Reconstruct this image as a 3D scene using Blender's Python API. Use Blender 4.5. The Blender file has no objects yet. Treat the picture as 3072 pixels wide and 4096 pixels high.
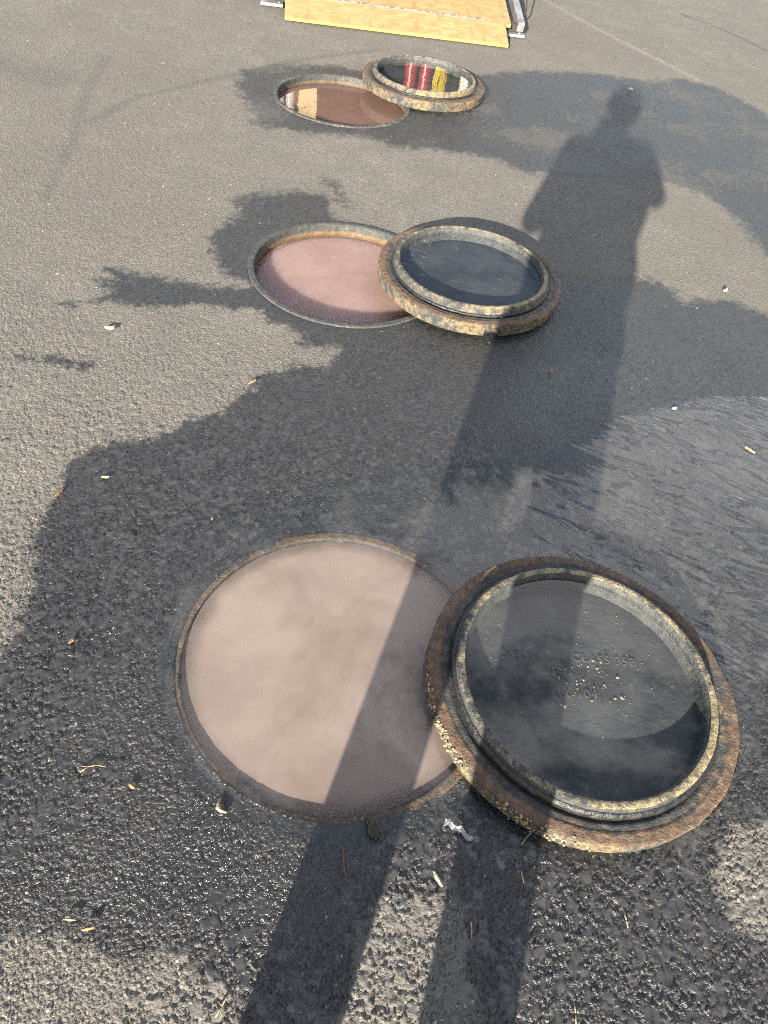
import bpy, bmesh, math, random
import numpy as np
from mathutils import Matrix, Vector

rng = np.random.default_rng(7)
random.seed(7)
sc = bpy.context.scene
COL = sc.collection

# ------------------------------------------------------------------ camera
PITCH, ROLL, CAM_H = math.radians(48.15), math.radians(10.95), 1.45
fw = Vector((0, math.cos(PITCH), -math.sin(PITCH)))
up0 = Vector((0, math.sin(PITCH), math.cos(PITCH)))
rt0 = Vector((1, 0, 0))
RT = rt0 * math.cos(ROLL) + up0 * math.sin(ROLL)
UP = -rt0 * math.sin(ROLL) + up0 * math.cos(ROLL)
cd = bpy.data.cameras.new('camera')
cd.sensor_fit = 'AUTO'; cd.sensor_width = 36.0
cd.lens = 36.0 * 2838 / 4096
cd.clip_start = 0.02; cd.clip_end = 2000
cam = bpy.data.objects.new('camera', cd)
COL.objects.link(cam)
m = Matrix.Identity(4)
for i, v in enumerate((RT, UP, -fw)):
    m[0][i], m[1][i], m[2][i] = v
m[0][3], m[1][3], m[2][3] = 0, 0, CAM_H
cam.matrix_world = m
sc.camera = cam

# ------------------------------------------------------------------ light
SUN_EL, SHADOW_AZ = math.radians(17.0), math.radians(10.0)   # shadows run 10 deg right of straight ahead
sun_from = Vector((-math.sin(SHADOW_AZ) * math.cos(SUN_EL), -math.cos(SHADOW_AZ) * math.cos(SUN_EL), math.sin(SUN_EL)))
sl = bpy.data.lights.new('sun', 'SUN')
sl.energy = 5.0; sl.angle = math.radians(0.53); sl.color = (1.0, 0.91, 0.76)
so = bpy.data.objects.new('sun', sl); COL.objects.link(so)
so.rotation_euler = (-sun_from).to_track_quat('-Z', 'Y').to_euler()
so.location = (0, -6, 6)

w = bpy.data.worlds.new('World'); sc.world = w; w.use_nodes = True
wn, wl = w.node_tree.nodes, w.node_tree.links
wn.clear()
wo = wn.new('ShaderNodeOutputWorld'); bg = wn.new('ShaderNodeBackground')
bg.inputs['Strength'].default_value = 0.05
sky = wn.new('ShaderNodeTexSky'); sky.sky_type = 'NISHITA'; sky.sun_disc = False
sky.sun_elevation = SUN_EL
sky.sun_rotation = math.atan2(sun_from.x, sun_from.y)
sky.air_density = 1.0; sky.dust_density = 1.0
# broken cloud, spread evenly over the whole dome (projected to a flat layer)
tc = wn.new('ShaderNodeTexCoord'); sep = wn.new('ShaderNodeSeparateXYZ')
wl.new(tc.outputs['Generated'], sep.inputs[0])
zmax = wn.new('ShaderNodeMath'); zmax.operation = 'MAXIMUM'; zmax.inputs[1].default_value = 0.06
wl.new(sep.outputs['Z'], zmax.inputs[0])
div = wn.new('ShaderNodeVectorMath'); div.operation = 'DIVIDE'
cmbz = wn.new('ShaderNodeCombineXYZ')
for i in range(3): wl.new(zmax.outputs[0], cmbz.inputs[i])
wl.new(tc.outputs['Generated'], div.inputs[0]); wl.new(cmbz.outputs[0], div.inputs[1])
cn = wn.new('ShaderNodeTexNoise'); cn.inputs['Scale'].default_value = 2.6
cn.inputs['Detail'].default_value = 9; cn.inputs['Roughness'].default_value = 0.66
cn.inputs['Distortion'].default_value = 0.3
cmap = wn.new('ShaderNodeMapping'); cmap.inputs['Location'].default_value = (-24.675, -3.83, 0); cmap.inputs['Scale'].default_value = (.5039, .5039, 1); cmap.inputs['Rotation'].default_value = (0, 0, math.radians(130.56))
wl.new(div.outputs[0], cmap.inputs[0]); wl.new(cmap.outputs[0], cn.inputs['Vector'])
cr = wn.new('ShaderNodeMapRange'); cr.interpolation_type = 'SMOOTHSTEP'
cr.inputs['From Min'].default_value = 0.56; cr.inputs['From Max'].default_value = 0.63
wl.new(cn.outputs['Fac'], cr.inputs['Value'])
cmul = wn.new('ShaderNodeMath'); cmul.operation = 'MULTIPLY'; cmul.inputs[1].default_value = 0.9
wl.new(cr.outputs[0], cmul.inputs[0])
cmix = wn.new('ShaderNodeMix'); cmix.data_type = 'RGBA'
wl.new(cmul.outputs[0], cmix.inputs[0]); wl.new(sky.outputs[0], cmix.inputs[6])
cmix.inputs[7].default_value = (20.5, 19.5, 19.4, 1)
wl.new(cmix.outputs[2], bg.inputs['Color']); wl.new(bg.outputs[0], wo.inputs[0])

vs = sc.view_settings
vs.view_transform = 'Standard'; vs.look = 'None'; vs.gamma = 1; vs.use_curve_mapping = False
vs.exposure = 2.4
sc.render.engine = 'CYCLES'
sc.cycles.max_bounces = 8; sc.cycles.transparent_max_bounces = 16
sc.cycles.caustics_reflective = False; sc.cycles.caustics_refractive = False
sc.cycles.use_denoising = False
sc.cycles.use_adaptive_sampling = True; sc.cycles.adaptive_threshold = 0.004
sc.cycles.sample_clamp_indirect = 4.0
sc.cycles.filter_width = 1.05


# ------------------------------------------------------------------ helpers
def tag(o, label=None, cat=None, group=None, kind=None):
    if label: o['label'] = label
    if cat: o['category'] = cat
    if group: o['group'] = group
    if kind: o['kind'] = kind
    return o


def empty(name, loc=(0, 0, 0), rz=0.0):
    o = bpy.data.objects.new(name, None); COL.objects.link(o)
    o.location = loc; o.rotation_euler = (0, 0, rz); o.empty_display_size = 0.1
    return o


def np_mesh(name, V, Q, smooth=True):
    """mesh from an (n,3) vertex array and an (m,4) or (m,3) face array"""
    V = np.ascontiguousarray(V, np.float32); Q = np.ascontiguousarray(Q, np.int32)
    me = bpy.data.meshes.new(name); k = Q.shape[1]
    me.vertices.add(len(V)); me.vertices.foreach_set('co', V.ravel())
    me.loops.add(Q.size); me.loops.foreach_set('vertex_index', Q.ravel())
    me.polygons.add(len(Q)); me.polygons.foreach_set('loop_start', np.arange(0, Q.size, k, dtype=np.int32))
    me.polygons.foreach_set('use_smooth', np.full(len(Q), smooth))
    me.update(calc_edges=True); me.validate()
    return me


def link(name, me, mat, parent=None, loc=(0, 0, 0), rot=(0, 0, 0)):
    o = bpy.data.objects.new(name, me); COL.objects.link(o)
    if mat: me.materials.append(mat)
    o.parent = parent; o.location = loc; o.rotation_euler = rot
    return o


def bm_obj(name, bm, mat, parent=None, loc=(0, 0, 0), rot=(0, 0, 0), smooth=False, bevel=0.0):
    if bevel:
        bmesh.ops.bevel(bm, geom=list(bm.edges), offset=bevel, segments=2, affect='EDGES', profile=0.6)
    me = bpy.data.meshes.new(name); bm.to_mesh(me); bm.free()
    if smooth:
        me.polygons.foreach_set('use_smooth', [True] * len(me.polygons))
    return link(name, me, mat, parent, loc, rot)


def box(bm, x0, x1, y0, y1, z0, z1):
    vv = [bm.verts.new(c) for c in ((x0, y0, z0), (x1, y0, z0), (x1, y1, z0), (x0, y1, z0), (x0, y0, z1), (x1, y0, z1), (x1, y1, z1), (x0, y1, z1))]
    for f in ((3, 2, 1, 0), (4, 5, 6, 7), (0, 1, 5, 4), (1, 2, 6, 5), (2, 3, 7, 6), (3, 0, 4, 7)):
        bm.faces.new([vv[i] for i in f])
    return vv


def cyl(bm, p0, p1, r0, r1=None, n=16):
    r1 = r0 if r1 is None else r1
    p0, p1 = Vector(p0), Vector(p1); d = (p1 - p0)
    M = Matrix.Translation((p0 + p1) / 2) @ d.to_track_quat('Z', 'Y').to_matrix().to_4x4()
    bmesh.ops.create_cone(bm, cap_ends=True, segments=n, radius1=r0, radius2=r1, depth=d.length, matrix=M)


def hash2(ix, iy, s):
    h = (ix.astype(np.int64) * 374761393 + iy.astype(np.int64) * 668265263 + s * 1442695041) & 0xFFFFFFFF
    h = ((h ^ (h >> 13)) * 1274126177) & 0xFFFFFFFF
    h = ((h ^ (h >> 16)) * 2246822519) & 0xFFFFFFFF
    return ((h ^ (h >> 15)) & 0xFFFFFF).astype(np.float64) / 16777216.0


def vnoise(x, y, s=0):
    ix, iy = np.floor(x), np.floor(y); fx, fy = x - ix, y - iy
    fx = fx * fx * (3 - 2 * fx); fy = fy * fy * (3 - 2 * fy)
    a, b = hash2(ix, iy, s), hash2(ix + 1, iy, s); c, d = hash2(ix, iy + 1, s), hash2(ix + 1, iy + 1, s)
    return (a + (b - a) * fx) * (1 - fy) + (c + (d - c) * fx) * fy


def fbm(x, y, s=0, o=4):
    t = 0; a = 0.5; n = 0
    for k in range(o):
        t = t + a * vnoise(x * 2 ** k + 17 * k, y * 2 ** k - 9 * k, s + k); n += a; a *= 0.5
    return t / n - 0.5


def sstep(a, b, x):
    t = np.clip((x - a) / (b - a), 0, 1); return t * t * (3 - 2 * t)


def sdf(poly, X, Y):
    """signed distance to a polygon, negative inside"""
    P = np.array(poly); d = np.full(X.shape, 1e9); ins = np.zeros(X.shape, bool)
    for (ax, ay), (bx, by) in zip(P, np.roll(P, -1, 0)):
        ex, ey = bx - ax, by - ay; wx, wy = X - ax, Y - ay
        t = np.clip((wx * ex + wy * ey) / (ex * ex + ey * ey + 1e-12), 0, 1)
        d = np.minimum(d, (wx - ex * t) ** 2 + (wy - ey * t) ** 2)
        c = ((ay > Y) != (by > Y)) & (X < ex * (Y - ay) / (ey + 1e-12 if ey == 0 else ey) + ax)
        ins ^= c
    d = np.sqrt(d); return np.where(ins, -d, d)


def dline(pts, X, Y):
    P = np.array(pts); d = np.full(X.shape, 1e9)
    for (ax, ay), (bx, by) in zip(P[:-1], P[1:]):
        ex, ey = bx - ax, by - ay; wx, wy = X - ax, Y - ay
        t = np.clip((wx * ex + wy * ey) / (ex * ex + ey * ey), 0, 1)
        d = np.minimum(d, np.hypot(wx - ex * t, wy - ey * t))
    return d


def evaluated_mesh(o):
    """the mesh of a throw-away object with its modifiers applied, evaluated apart from the big scene"""
    ts = bpy.data.scenes.new('scratch'); ts.collection.objects.link(o)
    vl = ts.view_layers[0]; vl.update()
    out = bpy.data.meshes.new_from_object(o.evaluated_get(vl.depsgraph))
    bpy.data.objects.remove(o); bpy.data.scenes.remove(ts)
    return out


# ------------------------------------------------------------------ material helpers
class NT:
    def __init__(s, name):
        s.mat = bpy.data.materials.new(name); s.mat.use_nodes = True
        s.t = s.mat.node_tree; s.n, s.l = s.t.nodes, s.t.links
        s.n.clear(); s.out = s.n.new('ShaderNodeOutputMaterial')
        s.tc = s.n.new('ShaderNodeTexCoord')
    def _in(s, sock, v):
        if v is None: return
        if hasattr(v, 'default_value') or isinstance(v, bpy.types.NodeSocket): s.l.new(v, sock)
        elif isinstance(v, (tuple, list)) and sock.type == 'RGBA' and len(v) == 3: sock.default_value = (*v, 1)
        else: sock.default_value = v
    def noise(s, scale, detail=4, rough=0.55, vec=None, dist=0.0):
        n = s.n.new('ShaderNodeTexNoise'); n.inputs['Scale'].default_value = scale
        n.inputs['Detail'].default_value = detail; n.inputs['Roughness'].default_value = rough; n.inputs['Distortion'].default_value = dist
        s.l.new(vec or s.tc.outputs['Object'], n.inputs['Vector']); return n.outputs['Fac']
    def voro(s, scale, vec=None, out='Distance'):
        n = s.n.new('ShaderNodeTexVoronoi'); n.inputs['Scale'].default_value = scale
        s.l.new(vec or s.tc.outputs['Object'], n.inputs['Vector']); return n.outputs[out]
    def mapping(s, scale=(1, 1, 1), rot=(0, 0, 0), loc=(0, 0, 0)):
        n = s.n.new('ShaderNodeMapping'); n.inputs['Scale'].default_value = scale; n.inputs['Rotation'].default_value = rot
        n.inputs['Location'].default_value = loc
        s.l.new(s.tc.outputs['Object'], n.inputs[0]); return n.outputs[0]
    def ramp(s, v, a, b, lo=0.0, hi=1.0, smooth=True):
        n = s.n.new('ShaderNodeMapRange'); n.interpolation_type = 'SMOOTHSTEP' if smooth else 'LINEAR'
        for k, x in (('From Min', a), ('From Max', b), ('To Min', lo), ('To Max', hi)): n.inputs[k].default_value = x
        s.l.new(v, n.inputs['Value']); return n.outputs[0]
    def math(s, op, a, b=None):
        n = s.n.new('ShaderNodeMath'); n.operation = op; s._in(n.inputs[0], a)
        if b is not None: s._in(n.inputs[1], b)
        return n.outputs[0]
    def mix(s, f, a, b, mode='MIX'):
        n = s.n.new('ShaderNodeMix'); n.data_type = 'RGBA'; n.blend_type = mode
        s._in(n.inputs[0], f); s._in(n.inputs[6], a); s._in(n.inputs[7], b); return n.outputs[2]
    def fmix(s, f, a, b):
        n = s.n.new('ShaderNodeMix'); n.data_type = 'FLOAT'
        s._in(n.inputs[0], f); s._in(n.inputs[2], a); s._in(n.inputs[3], b); return n.outputs[0]
    def attr(s, name):
        n = s.n.new('ShaderNodeAttribute'); n.attribute_name = name; return n.outputs['Fac']
    def bump(s, hgt, dist=0.001, strength=1.0, normal=None):
        n = s.n.new('ShaderNodeBump'); n.inputs['Distance'].default_value = dist; s._in(n.inputs['Strength'], strength)
        s.l.new(hgt, n.inputs['Height'])
        if normal: s.l.new(normal, n.inputs['Normal'])
        return n.outputs[0]
    def bsdf(s, color, rough=0.6, metal=0.0, spec=0.5, normal=None, **kw):
        n = s.n.new('ShaderNodeBsdfPrincipled')
        s._in(n.inputs['Base Color'], color); s._in(n.inputs['Roughness'], rough); s._in(n.inputs['Metallic'], metal)
        s._in(n.inputs['Specular IOR Level'], spec)
        if normal: s.l.new(normal, n.inputs['Normal'])
        for k, v in kw.items(): s._in(n.inputs[k.replace('_', ' ')], v)
        return n.outputs[0]
    def done(s, sh):
        s.l.new(sh, s.out.inputs['Surface']); return s.mat


def simple(name, color, rough=0.6, metal=0.0, var=0.25, scale=30, bumpd=0.0, spec=0.5):
    t = NT(name); n = t.noise(scale, 5)
    c = t.mix(t.ramp(n, .3, .7), tuple(x * (1 - var) for x in color), tuple(min(1, x * (1 + var)) for x in color))
    nb = t.bump(t.noise(scale * 6, 4), bumpd) if bumpd else None
    return t.done(t.bsdf(c, t.ramp(n, .3, .7, rough * .85, min(1, rough * 1.15)), metal, spec, nb))


# ------------------------------------------------------------------ positions on the ground (metres)
RINGS = [(-0.039, 0.830), (-0.319, 2.495), (-0.656, 4.235)]
COVERS = [(0.521, 0.866), (0.152, 2.566), (-0.248, 4.631)]
R_OUT, R_IN, R_OPEN = 0.377, 0.352, 0.312
WATER_Z = [0.0015, -0.040, -0.033]

WA = [(-0.765, 0.583), (-0.744, 0.717), (-0.792, 0.879), (-0.836, 1.044), (-0.847, 1.172), (-0.86, 1.257), (-0.807, 1.343), (-0.723, 1.4), (-0.653, 1.467), (-0.538, 1.586), (-0.469, 1.755), (-0.372, 1.856), (-0.256, 1.893), (-0.25, 1.987), (-0.4, 1.978), (-0.417, 2.051), (-0.514, 2.082), (-0.592, 2.129), (-0.773, 2.095), (-0.912, 2.025), (-1.058, 2.008), (-1.203, 1.937), (-1.129, 2.004), (-1.081, 2.085), (-1.192, 2.12), (-1.072, 2.152), (-1.149, 2.201), (-0.976, 2.2), (-0.857, 2.199), (-0.636, 2.26), (-0.734, 2.3), (-0.811, 2.427), (-0.882, 2.54), (-0.82, 2.754), (-0.865, 2.878), (-0.79, 2.975), (-0.628, 3.069), (-0.504, 3.091), (-0.457, 2.885), (-0.304, 2.863), (-0.065, 2.679), (0.317, 2.674), (0.539, 2.794), (0.687, 2.811), (0.891, 2.887), (1.005, 2.846), (1.051, 2.753), (1.224, 2.851), (1.473, 2.733), (1.253, 1.288), (1.131, 0.863), (0.93, 0.655), (0.851, 0.612), (0.79, 0.546), (0.785, 0.48), (0.83, 0.42), (0.93, 0.40), (1.2, 0.42), (1.2, -.02), (0.36, -.02), (0.33, 0.2), (0.285, 0.364), (0.197, 0.365), (0.138, 0.347), (0.111, 0.297), (0.097, 0.23), (0.085, 0.05), (-0.049, 0.03), (-0.097, 0.178), (-0.142, 0.183), (-0.186, 0.194), (-0.227, 0.198), (-0.282, 0.178), (-0.354, 0.187), (-0.41, 0.208), (-0.456, 0.187), (-0.9, 0.15)]
WB = [(-1.258, 4.393), (-1.107, 4.595), (-0.857, 4.722), (-0.64, 4.766), (0.079, 5.106), (0.345, 5.34), (0.789, 5.577), (1.209, 5.63), (1.498, 5.848), (1.717, 5.778), (1.951, 5.492), (2.088, 5.032), (1.665, 3.344), (1.529, 3.335), (1.469, 3.69), (1.334, 3.87), (1.153, 3.976), (0.976, 3.936), (0.506, 3.796), (0.362, 3.73), (0.289, 3.822), (0.094, 3.849), (-0.048, 3.81), (-0.304, 3.746), (-0.481, 3.811), (-0.656, 3.723), (-0.863, 3.698), (-0.929, 3.677), (-1.005, 3.7), (-1.07, 3.897), (-1.175, 4.052), (-1.233, 4.168)]
WC = [(-1.207, 1.631), (-1.148, 1.673), (-1.05, 1.682), (-0.974, 1.675), (-0.988, 1.642), (-1.078, 1.649), (-1.156, 1.629)]
WD = [(-0.558, 3.238), (-0.5, 3.214), (-0.388, 3.003), (-0.43, 3.007)]
PUD = [(-0.285, 1.176), (-0.174, 1.331), (0.072, 1.472), (0.343, 1.59), (0.487, 1.661), (0.625, 1.788), (0.776, 1.936), (0.895, 2.001), (1.055, 2.094), (1.6, 2.25), (1.6, 1.238), (1.08, 1.06), (0.938, 0.942), (0.886, 0.791), (0.741, 0.561), (0.557, 0.494), (0.444, 0.488), (0.36, 0.512), (0.276, 0.492), (0.183, 0.488), (0.149, 0.463), (0.057, 0.456), (-0.005, 0.449), (-0.134, 0.483), (-0.267, 0.552), (-0.37, 0.667), (-0.41, 0.774), (-0.417, 0.969), (-0.364, 1.085)]


# ------------------------------------------------------------------ asphalt (one sheet to the horizon)
def stones(X, Y, cell, s):
    """irregular stones on a jittered lattice: returns height 0..1, gap 0..1 (0 = joint), random id"""
    ca, sa = math.cos(s * 1.3), math.sin(s * 1.3)
    gx, gy = (X * ca - Y * sa) / cell, (X * sa + Y * ca) / cell; ix, iy = np.floor(gx), np.floor(gy)
    f1 = np.full(X.shape, 9.0); f2 = np.full(X.shape, 9.0)
    hid = np.zeros(X.shape); tx = np.zeros(X.shape); ty = np.zeros(X.shape); b = np.zeros(X.shape)
    for di in (-1, 0, 1):
        for dj in (-1, 0, 1):
            cx, cy = ix + di, iy + dj
            px = cx + hash2(cx, cy, s); py = cy + hash2(cx, cy, s + 1)
            r = hash2(cx, cy, s + 2)
            dx, dy = gx - px, gy - py
            d = np.hypot(dx, dy) - 0.42 * r
            near = d < f1
            f2 = np.where(near, f1, np.minimum(f2, d)); f1 = np.where(near, d, f1)
            hid = np.where(near, hash2(cx, cy, s + 3), hid)
            tx = np.where(near, dx * (hash2(cx, cy, s + 4) - .5), tx); ty = np.where(near, dy * (hash2(cx, cy, s + 5) - .5), ty)
            b = np.where(near, hash2(cx, cy, s + 6), b)
    gap = sstep(0.0, 0.20, f2 - f1)
    hgt = gap * (0.35 + 0.65 * b + 1.9 * (tx + ty))
    return hgt, gap, hid


NX = 880
yl = [-0.16]
while yl[-1] < 9.3:
    yl.append(yl[-1] + 0.0021 * (1 + 1.32 * (yl[-1] + 0.16)))
ys = np.array([-300, -60, -15, -5, -2, -0.8, -0.35] + yl + [9.6, 10.5, 12, 15, 20, 30, 60, 300.0])
us = np.concatenate([[-60, -18, -6, -2.6, -1.5, -1.12], np.linspace(-1, 1, NX), [1.12, 1.5, 2.6, 6, 18, 60]])
yc = np.clip(ys, -0.16, 9.3)
cy_ = 0.10 - 0.08 * yc; wy_ = 0.85 + 0.45 * yc
X = cy_[:, None] + wy_[:, None] * us[None, :]; Y = np.repeat(ys[:, None], len(us), 1)
core = (np.abs(us)[None, :] <= 1.0) & ((ys > -0.2) & (ys < 9.31))[:, None]
# pull the vertices next to each hole onto a clean circle, then drop what lies inside
step = np.maximum(0.0021 * (1 + 1.32 * (yc + 0.16)), 2 * wy_ / NX)[:, None]
inside = np.zeros(X.shape, bool)
for (cx, cy) in RINGS:
    dx, dy = X - cx, Y - cy; r = np.hypot(dx, dy) + 1e-9
    snap = (np.abs(r - 0.366) < 0.72 * step) & core
    X = np.where(snap, cx + dx / r * 0.366, X); Y = np.where(snap, cy + dy / r * 0.366, Y)
    inside |= (r < 0.366) & ~snap & core

sdP = sdf(PUD, X, Y)
edge_n = fbm(X * 9, Y * 9, 31, 5)
fine_n = fbm(X * 60, Y * 60, 37, 3)
sdW = np.minimum(np.minimum(sdf(WA, X, Y), sdf(WB, X, Y)), np.minimum(sdf(WC, X, Y), sdf(WD, X, Y)))
rag = 0.05 * edge_n + 0.06 * fine_n + 0.06 * fbm(X * 26, Y * 26, 77, 4) + 0.016 * (hash2(np.floor(X / .007), np.floor(Y / .007), 5) - .5)
we_ = 0.014 + 0.016 * np.clip(Y - 1.4, 0, 2)
wet = sstep(1, -1, (sdW + rag * np.clip(0.55 + Y * 0.2, 0.5, 1.3)) / we_)
# half dried patches inside the far wet area and by the drier front edge
damp = fbm(X * 3.1, Y * 3.1, 91, 4)
wet = wet * np.clip(1 - 0.42 * sstep(0.02, 0.22, damp + 0.25 * fine_n + 0.2 * (hash2(np.floor(X / .012), np.floor(Y / .012), 15) - .5)) * sstep(3.0, 4.2, Y), 0, 1)
wet = np.maximum(wet, 0.9 * sstep(0.05, -0.01, sdP + 0.03 * edge_n))

wx_, wy2 = 0.010 * fbm(X * 55, Y * 55, 3, 3), 0.010 * fbm(X * 55, Y * 55, 8, 3)
hA, gA, iA = stones(X + wx_, Y + wy2, 0.0088, 11)
hB, gB, iB = stones(X - wy2 * .6, Y + wx_ * .6, 0.0044, 23)
coarse = sstep(-0.12, 0.18, fbm(X * 2.3, Y * 2.3, 61, 3) + 0.10 * sstep(1.4, 0.4, Y) - 0.10 * sstep(1.8, 3.0, Y))
big = gA * (iA > 0.25 * (1 - coarse))
hgt = (0.0042 * hA * (0.22 + 0.78 * coarse) + 0.0026 * hB * (1.0 - 0.4 * coarse)) * (1 - 0.6 * sstep(0.6, 2.6, Y))
hC, gC, iC = stones(X + wy2, Y - wx_, 0.0165, 47)
bigst = gC * (iC > 0.66) * sstep(0.15, 0.75, coarse + 0.25 * (iC - .5)) * sstep(2.2, 1.2, Y)
hgt = hgt * (1 - bigst) + bigst * (0.0022 + 0.0036 * (hC - .35 * gC))
film = sstep(2.9, 1.7, Y) * sstep(0.0, -0.10, sdW + 0.05 * edge_n) * (0.35 + 0.65 * sstep(-0.12, 0.16, fbm(X * 5, Y * 5, 211, 4)))
hgt += 0.0012 * (fine_n)
macro = 0.004 * fbm(X * 1.4, Y * 1.4, 101, 3)
rr = np.min([np.hypot(X - a, Y - b) for a, b in RINGS], 0)
macro *= sstep(0.37, 0.7, rr)
dep = sstep(0.035, -0.10, sdP + 0.05 * edge_n)
Z = macro * (1 - dep) + hgt - 0.0045 + 0.0035 * (1 - dep) * sstep(0.30, 0.0, sdP) - 0.0075 * dep
rim = sstep(0.42, 0.378, rr)
Z = Z * (1 - 0.55 * rim) - 0.0012 * rim
Z = np.where(core, Z, np.where((ys > -0.2)[:, None] & (ys < 9.4)[:, None], -0.001, -0.001))
shp = X.shape
idx = np.arange(X.size).reshape(shp)
Q = np.stack([idx[:-1, :-1], idx[:-1, 1:], idx[1:, 1:], idx[1:, :-1]], -1).reshape(-1, 4)
keep = ~(inside.ravel()[Q].any(1))
Q = Q[keep]
used = np.zeros(X.size, bool); used[Q.ravel()] = True
remap = np.cumsum(used) - 1
V = np.stack([X, Y, Z], -1).reshape(-1, 3)[used]
me = np_mesh('asphalt_ground', V, remap[Q])
mark = np.zeros(X.shape)
wob = 0.03 * fbm(X * 4, Y * 4, 131, 3)
for pts, wd, k in (([(-1.957, 4.213), (-1.867, 3.73), (-1.755, 3.34), (-1.682, 3.149), (-1.56, 2.6)], .05, .32), ([(-1.70, 3.35), (-1.62, 3.75), (-1.35, 4.2), (-1.0, 4.75), (-0.6, 5.2)], .045, .38),
                   ([(1.75, 7.75), (1.956, 7.604), (2.189, 7.337), (2.475, 6.878)], .028, .9), ([(-2.6, 3.0), (-2.1, 2.7), (-1.7, 2.1), (-1.5, 1.5)], .12, .25),
                   ([(0.442, 7.414), (1.056, 6.556), (1.6, 5.9)], .05, -.55), ([(-3.2, 4.2), (-2.4, 3.84), (-2.05, 3.77)], .2, .3)):
    mark += k * sstep(wd, 0.0, dline(pts, X, Y) + wob) * (0.65 + 0.7 * (iB))
for nm, A in (('wet', wet), ('stone', iA), ('grain', iB), ('gap', np.clip(gA * .55 + gB * .45, 0, 1)), ('mark', mark), ('coarse', coarse), ('film', film), ('big', bigst)):
    at = me.attributes.new(nm, 'FLOAT', 'POINT')
    at.data.foreach_set('value', np.ascontiguousarray(A.ravel()[used], np.float32))

t = NT('asphalt')
W, S, G, GP, MK, CO = (t.attr(k) for k in ('wet', 'stone', 'grain', 'gap', 'mark', 'coarse'))
big_n = t.noise(0.9, 5, .6); mid_n = t.noise(5.5, 5, .6); fin_n = t.noise(240, 3, .6)
dust = t.mix(t.ramp(mid_n, .3, .7), (.150, .143, .128), (.200, .189, .166))
dust = t.mix(t.ramp(big_n, .40, .66), dust, (.145, .134, .120))
stone_c = t.mix(S, (.075, .073, .070), (.150, .140, .125))
cover_d = t.math('MULTIPLY', t.ramp(S, .1, .9, .95, .25), t.ramp(CO, 0, 1, 1.0, .75))
dry = t.mix(cover_d, stone_c, dust)
dry = t.mix(t.ramp(fin_n, .35, .65, 0, .45), dry, (.075, .07, .064))
dry = t.mix(t.ramp(GP, .0, .6, .75, 0), dry, (.045, .042, .038))
fleck = t.math('MULTIPLY', t.ramp(G, .955, .965), t.ramp(GP, .3, .6))
dry = t.mix(fleck, dry, (.42, .38, .30))
mk_d = t.ramp(MK, 0, 1, 0, .75, False)
dry = t.mix(mk_d, dry, (.035, .035, .036))
mk_l = t.ramp(MK, 0, -1, 0, .8, False)
dry = t.mix(mk_l, dry, (.25, .22, .17))
wetc = t.mix(S, (.010, .0102, .0108), (.028, .0278, .0280))
wetc = t.mix(t.ramp(G, .94, .96, 0, .8), wetc, (.10, .092, .075))
wetc = t.mix(t.ramp(G, .984, .988, 0, 1), wetc, (.30, .26, .20))
vC = t.voro(150, None, 'Color'); vD = t.voro(330, None, 'Color')
dry = t.mix(t.ramp(vC, .1, .9, .34, -.0, False), dry, (.05, .048, .046))
dry = t.mix(t.ramp(vD, .82, .9, 0, .5), dry, (.27, .245, .20))
wetc = t.mix(t.ramp(vC, .3, .95, 0, .5, False), wetc, (.040, .0395, .039))
BG = t.attr('big')
dry = t.mix(t.math('MULTIPLY', BG, .75), dry, t.mix(t.ramp(fin_n, .3, .7), (.080, .078, .076), (.125, .118, .108)))
wetc = t.mix(t.math('MULTIPLY', BG, .8), wetc, t.mix(S, (.018, .0182, .019), (.042, .0415, .041)))
col = t.mix(W, dry, wetc)
rough = t.fmix(W, .92, t.fmix(t.attr('film'), .5, t.ramp(G, 0, 1, .12, .30, False)))
vA = t.voro(150); vB = t.voro(330)
hb = t.math('ADD', t.math('MULTIPLY', vB, -.5), t.math('MULTIPLY', vA, -.9))
nb = t.bump(t.math('ADD', hb, t.math('MULTIPLY', t.noise(520, 2, .65), .55)), .0026, t.ramp(BG, 0, 1, .9, .35, False))
t.done(t.bsdf(col, rough, 0, t.fmix(W, .2, .5), nb))
MAT_ASPHALT = t.mat
tag(link('asphalt_ground', me, MAT_ASPHALT), 'worn grey asphalt yard, dry and dusty with dark wet patches', 'ground', kind='structure')

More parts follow.
